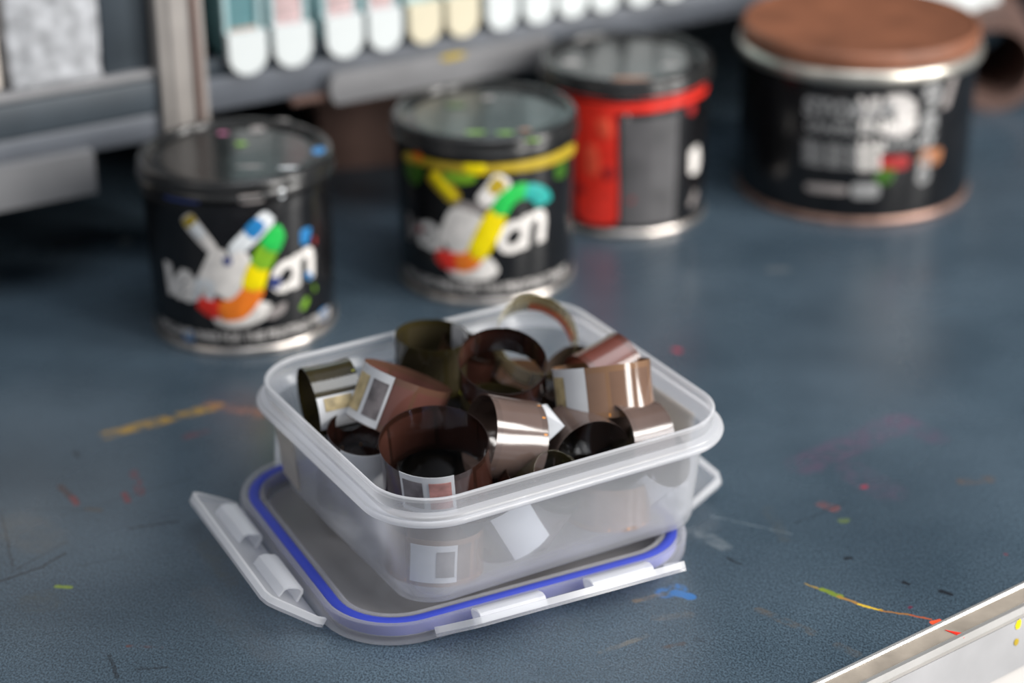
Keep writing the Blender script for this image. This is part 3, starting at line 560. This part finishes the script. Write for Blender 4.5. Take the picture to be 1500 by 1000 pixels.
flap(PI/2, .0915, (-.035, .045), (-.044, .052), [(-.030, -.002), (.012, .040)], tilt=13, ln=.032)           # right
flap(PI, .0832, (-.050, .050), (-.058, .058), [(-.036, -.006), (.006, .036)], tilt=25)             # back
BX, BY, BA, BZ = -.011985, .868424, math.radians(29.802), .0107
bx = empty('food_container', (BX, BY, BZ), BA, 'clear frosted plastic box filled with rolled film strips', 'box')
prof = [(-.0200, .0004), (-.0150, 0), (-.0115, .0004), (-.0096, .0014), (-.0088, .0034), (-.0083, .011), (-.0050, .040), (-.0040, .0448),
        (.0028, .0452), (.0040, .0457), (.0044, .0468), (.0040, .0480), (.0030, .0484), (.0030, .0492), (.0024, .0499), (.0008, .0503), (-.0006, .0507), (-.0004, .0520), (-.0003, .0552), (.0001, .0560), (.0001, .0569), (-.0006, .0574), (-.0013, .0573), (-.0018, .0566), (-.0019, .0556),
        (-.0020, .0530), (-.0024, .0490), (-.0050, .0468), (-.0056, .0440), (-.0064, .040), (-.0097, .011), (-.0103, .0050), (-.0115, .0026), (-.0145, .0016), (-.022, .0014)]
mi = [0]*len(prof)
for j in list(range(7, 16))+list(range(18, 24)): mi[j] = 1
sweep_rr('box_shell', .08477, .07917, .028, prof, [PP, PPR], bx, caps=(True, True), mi=mi, n=14)
def wallpatch(name, pts, mat, off=.0004):
    """sheet stuck on the outside wall; pts in box frame (x, y, z)"""
    V = [Vector(p) for p in pts]; nrm = (V[1]-V[0]).cross(V[2]-V[1]).normalized(); 
    return fix(mesh(name, V+[v+nrm*off for v in V], [(0, 1, 2, 3)[::-1], (4, 5, 6, 7), (0, 1, 5, 4), (1, 2, 6, 5), (2, 3, 7, 6), (3, 0, 4, 7)], mat, bx, smooth=False))
# tape on the left wall near the back corner, tape on the right wall near the front corner
xl = lambda z: -.08477-(-.0083+(z-.011)*.00345/.029*1.0) if False else -(.08477-.0083+(z-.011)*.0033/.029)
wallpatch('tape_label', [(xl(.048)-.0003, .060, .0475), (xl(.012)-.0003, .058, .009), (xl(.012)-.0003, .041, .007), (xl(.048)-.0003, .040, .0475)], TAPE)
wallpatch('tape_label', [(-xl(.046)+.0003, -.050, .046), (-xl(.012)+.0003, -.050, .012), (-xl(.012)+.0003, .010, .012), (-xl(.046)+.0003, .012, .046)], TAPE)

# ------------------------------------------------------------------ rolled film strips
CR = Vector((1, 0, 0)); CU = Vector((0, math.sin(TH), math.cos(TH))); CT = Vector((0, -math.cos(TH), math.sin(TH)))
def rollm(name, R, wdt, mat, parent, a0, over=.5, ell=.04, th=.0002, seed=0, dr=.0006, span=None, v0=0., v1=1., rofs=0.):
    rd = random.Random(seed); ph = rd.uniform(0, PI); uo = rd.randint(0, 30); A_ = (2*PI+over) if span is None else span; n = max(6, int(88*A_/(2*PI)))
    V = []; UV = []; Fc = []
    m = 5
    for i in range(n+1):
        t = i/n; a = a0+A_*t
        rr_ = R*(1+ell*math.cos(2*(a-ph)))+(dr*(t-.5) if span is None else 0)+rofs
        for side in (0, 1):
            for j in range(m):
                v = v0+(v1-v0)*j/(m-1); bow = -.00035*(1-(2*v-1)**2)     # film cups slightly across its width
                r = rr_+bow-(th if side else 0); V.append((r*math.cos(a), r*math.sin(a), (v-1)*wdt)); UV.append((uo+R*A_*t/.024 if span is None else t, v))
    k = 2*m
    for i in range(n):
        for j in range(m-1):
            Fc.append((i*k+j, (i+1)*k+j, (i+1)*k+j+1, i*k+j+1)); Fc.append((i*k+m+j+1, (i+1)*k+m+j+1, (i+1)*k+m+j, i*k+m+j))
        Fc.append((i*k, i*k+m, (i+1)*k+m, (i+1)*k)); Fc.append((i*k+m-1, (i+1)*k+m-1, (i+1)*k+2*m-1, i*k+2*m-1))
    return sharp(mesh(name, V, Fc, mat, parent, uv=UV), 60)
def ring(label, px, py, z, axis, R, mat, w=.025, seed=0, a0=None, labs=(), over=.5, ell=.04):
    """px,py,z place the centre of the rim that faces the viewer; axis in (right, up, towards) of the viewer; labs: paper pieces (start angle, span, width from, width to, kind)"""
    c = at(px, py, z); ax = (CR*axis[0]+CU*axis[1]+CT*axis[2]).normalized()
    # local x: the direction round the rim that is lowest towards the viewer
    xd = (CT*1.0-CU*.6); xd = (xd-ax*xd.dot(ax)).normalized(); yd = ax.cross(xd)
    M4 = Matrix((xd, yd, ax)).transposed().to_4x4()
    bi = Matrix.Translation((BX, BY, BZ)) @ Matrix.Rotation(BA, 4, 'Z'); mid = bi.inverted() @ (c-ax*w/2); al = bi.to_3x3().inverted() @ ax
    ext = [R*1.03*math.sqrt(max(0, 1-al[k]**2))+w/2*abs(al[k]) for k in range(3)]
    slope = max(0, min(.055, mid.z))*.10
    for k, hw in ((0, .0735+slope), (1, .0680+slope)): mid[k] = max(-(hw-ext[k]), min(hw-ext[k], mid[k]))
    mid.z = max(.0030+ext[2], mid.z); c = (bi @ mid)+ax*w/2
    e = bpy.data.objects.new('film_roll', None); COL.objects.link(e); e.matrix_world = Matrix.Translation(c) @ M4; e.empty_display_size = .01
    tag(e, label, 'film roll', 'rolled film strips in the box')
    rollm('film_strip', R, w, mat, e, (a0 if a0 is not None else 2.6), over=over, seed=seed, ell=ell)
    for (b0, sp, v0, v1, kind) in labs:
        rofs = .0007 if kind != 'i' else -.0008
        inner = kind.startswith('I')
        if inner: kind = kind[1:]; rofs = -.0010
        if kind in ('o', 'i'):
            rollm('splice_label', R, w, ORNG, e, b0, seed=seed, span=sp, v0=v0, v1=v1, rofs=rofs, ell=ell)
        else:
            lb = rollm('splice_label', R, w, LABW, e, b0, seed=seed, span=sp, v0=v0, v1=v1, rofs=rofs, ell=ell)
            k = len(kind); 
            for i, ch in enumerate(kind):
                if ch == 'w': continue
                rollm('printed_frame', R, w, {'g': LABG, 'p': LABP, 'y': LABY}[ch], lb, b0+sp*(i+.12)/k, seed=seed, span=sp*.76/k, v0=v0+(v1-v0)*.15, v1=v1-(v1-v0)*.16, rofs=-.0014 if inner else .0010, ell=ell)
    return e
# lowest layer, seen through the walls
ring('film roll deep in the front corner, seen through the plastic', 628, 775, .034, (.05, .93, .36), .021, F_GOLD, w=.022, seed=11, labs=[(-.5, 1.0, .1, .9, 'wg')])
ring('film roll at the bottom under the rosy ones, seen through the front wall', 735, 775, .032, (-.4, .7, .5), .019, F_DARK, seed=12, labs=[(.0, 1.0, .0, 1., 'ww')])
ring('dark film roll lying low in the middle of the box', 800, 742, .034, (.5, .7, .5), .019, F_BROWN, seed=13)
ring('film roll with pale edge low on the right, seen through the front wall', 925, 722, .036, (.02, .94, .3), .021, F_GOLD, w=.020, seed=14)
ring('dark film roll standing low against the right wall', 985, 672, .046, (.55, .5, .6), .018, F_OLIVE, seed=15, labs=[(-.3, .9, .0, 1., 'w')])
ring('dark film roll low against the left wall', 500, 680, .036, (.1, .9, .4), .020, F_DARK, seed=16)
ring('film roll at the bottom of the back corner', 750, 545, .030, (.2, .9, .4), .021, F_GOLD, seed=17)
ring('olive film roll under the big rosy labelled one', 640, 600, .040, (.2, .85, .5), .021, F_OLIVE, seed=18)
ring('golden film roll wedged under the arched one near the front wall', 818, 700, .050, (.6, .3, .7), .0135, F_OLIVE, seed=19)
ring('black film roll lying inside the open front corner one', 640, 700, .036, (.1, .85, .5), .0165, F_DARK, seed=31, labs=[(.1, .6, .3, 1., 'wg')])
ring('black film roll added low behind the arched one to darken its opening', 870, 665, .032, (-.3, .85, .4), .0180, F_DARK, seed=32)  # added dark roll so the arched opening reads as shaded inside
ring('brown film roll low under the glossy gold one', 890, 600, .034, (.3, .85, .4), .0190, F_BROWN, seed=33)
ring('dark film roll low between the mauve one and the middle one', 735, 640, .030, (.3, .85, .4), .0180, F_DARK, seed=34)
ring('brown film roll low in the left corner of the box', 480, 610, .032, (-.2, .85, .5), .0185, F_BROWN, seed=35)
ring('olive film roll low under the middle one', 735, 592, .050, (.15, .85, .5), .0190, F_OLIVE, seed=36, labs=[(1.3, 1.2, .5, 1., 'Iyw')])
# upper layer
ring('olive brown film roll at the left wall, lying on its side', 452, 594, .058, (-.93, -.20, .30), .0185, F_OLIVE, w=.022, seed=1, labs=[(-.1, .8, .12, 1., 'wy')])
ring('black film roll peeping out behind the rosy labelled one', 545, 545, .054, (.60, .70, .38), .0165, F_DARK, w=.022, seed=2)
ring('dark brown open film roll in the left corner with pale wrapper', 532, 632, .058, (.05, .80, .60), .0165, F_BROWN, w=.022, seed=3, labs=[(-.6, 1.3, .0, 1., 'ww')])
ring('tall film roll with white patch inside its rim, at the back left', 627, 486, .074, (.02, .90, .43), .0176, F_OLIVE, w=.026, seed=4, labs=[(-1.75, .35, .35, 1., 'w'), (1.35, 1.15, .35, 1., 'Igw')])
ring('brown film roll behind the tall one, top rim only', 694, 506, .064, (.35, .85, .35), .0155, F_BROWN, w=.022, seed=5)
ring('rosy film roll with a white framed label, tilted to the left', 599, 550, .073, (.36, .91, .10), .0218, F_PINK, w=.0255, seed=6, a0=-1.0, labs=[(-1.35, .95, .02, 1., 'yg')])
ring('brown film roll standing open in the middle of the box', 736, 528, .080, (.02, .64, .77), .0200, F_BROWN, w=.016, seed=7, labs=[])
ring('clear yellowish film roll standing upright at the back with orange tape', 787, 489, .072, (.10, .33, .93), .0196, F_CLEAR, w=.020, seed=8, over=1.2, labs=[(1.75, 1.6, .12, .52, 'i')])
ring('glossy gold film roll with a white label, right of the middle', 880, 532, .078, (-.10, .99, .05), .0218, F_GOLD, w=.0235, seed=9, a0=.9, labs=[(-1.3, .95, .02, 1., 'yw')])
ring('reddish brown film roll behind the glossy gold one', 858, 570, .060, (-.80, -.42, .42), .0165, F_RED, w=.025, seed=10)
ring('light brown film roll between the middle one and the gold one', 832, 545, .058, (-.45, .55, .65), .0150, F_MAUVE, w=.022, seed=20)
ring('dark brown film roll in the front corner with a white two frame label', 635, 646, .069, (-.05, .80, .60), .0246, F_BROWN, w=.025, seed=21, a0=1.2, labs=[(-.62, .98, .20, 1.04, 'gp')])
ring('mauve film roll lying on its side beside the front corner one', 702, 640, .061, (-.90, .16, .40), .0195, F_MAUVE, w=.025, seed=22, a0=2.0)
ring('grey brown arched film roll opening to the front wall', 868, 668, .050, (.35, -.36, .86), .0178, F_MAUVE, w=.024, seed=23, a0=1.5)
ring('mauve brown film roll at the front wall in the right corner', 896, 648, .053, (-.78, -.05, .60), .0165, F_MAUVE, w=.024, seed=24)
# loose white slip between the rolls
sl = at(805, 622, .068)
p4 = [at(780, 596, .070), at(800, 592, .066), at(827, 624, .066), at(797, 652, .060)]
o = fix(mesh('paper_slip', [p-sl for p in p4]+[p-sl+Vector((.0002, -.0002, .0002)) for p in p4], [(0, 1, 2, 3), (7, 6, 5, 4), (0, 4, 5, 1), (1, 5, 6, 2), (2, 6, 7, 3), (3, 7, 4, 0)], LABW, None, smooth=False)); o.location = sl
tag(o, 'white paper slip sticking out between the mauve roll and the arched one', 'paper slip')
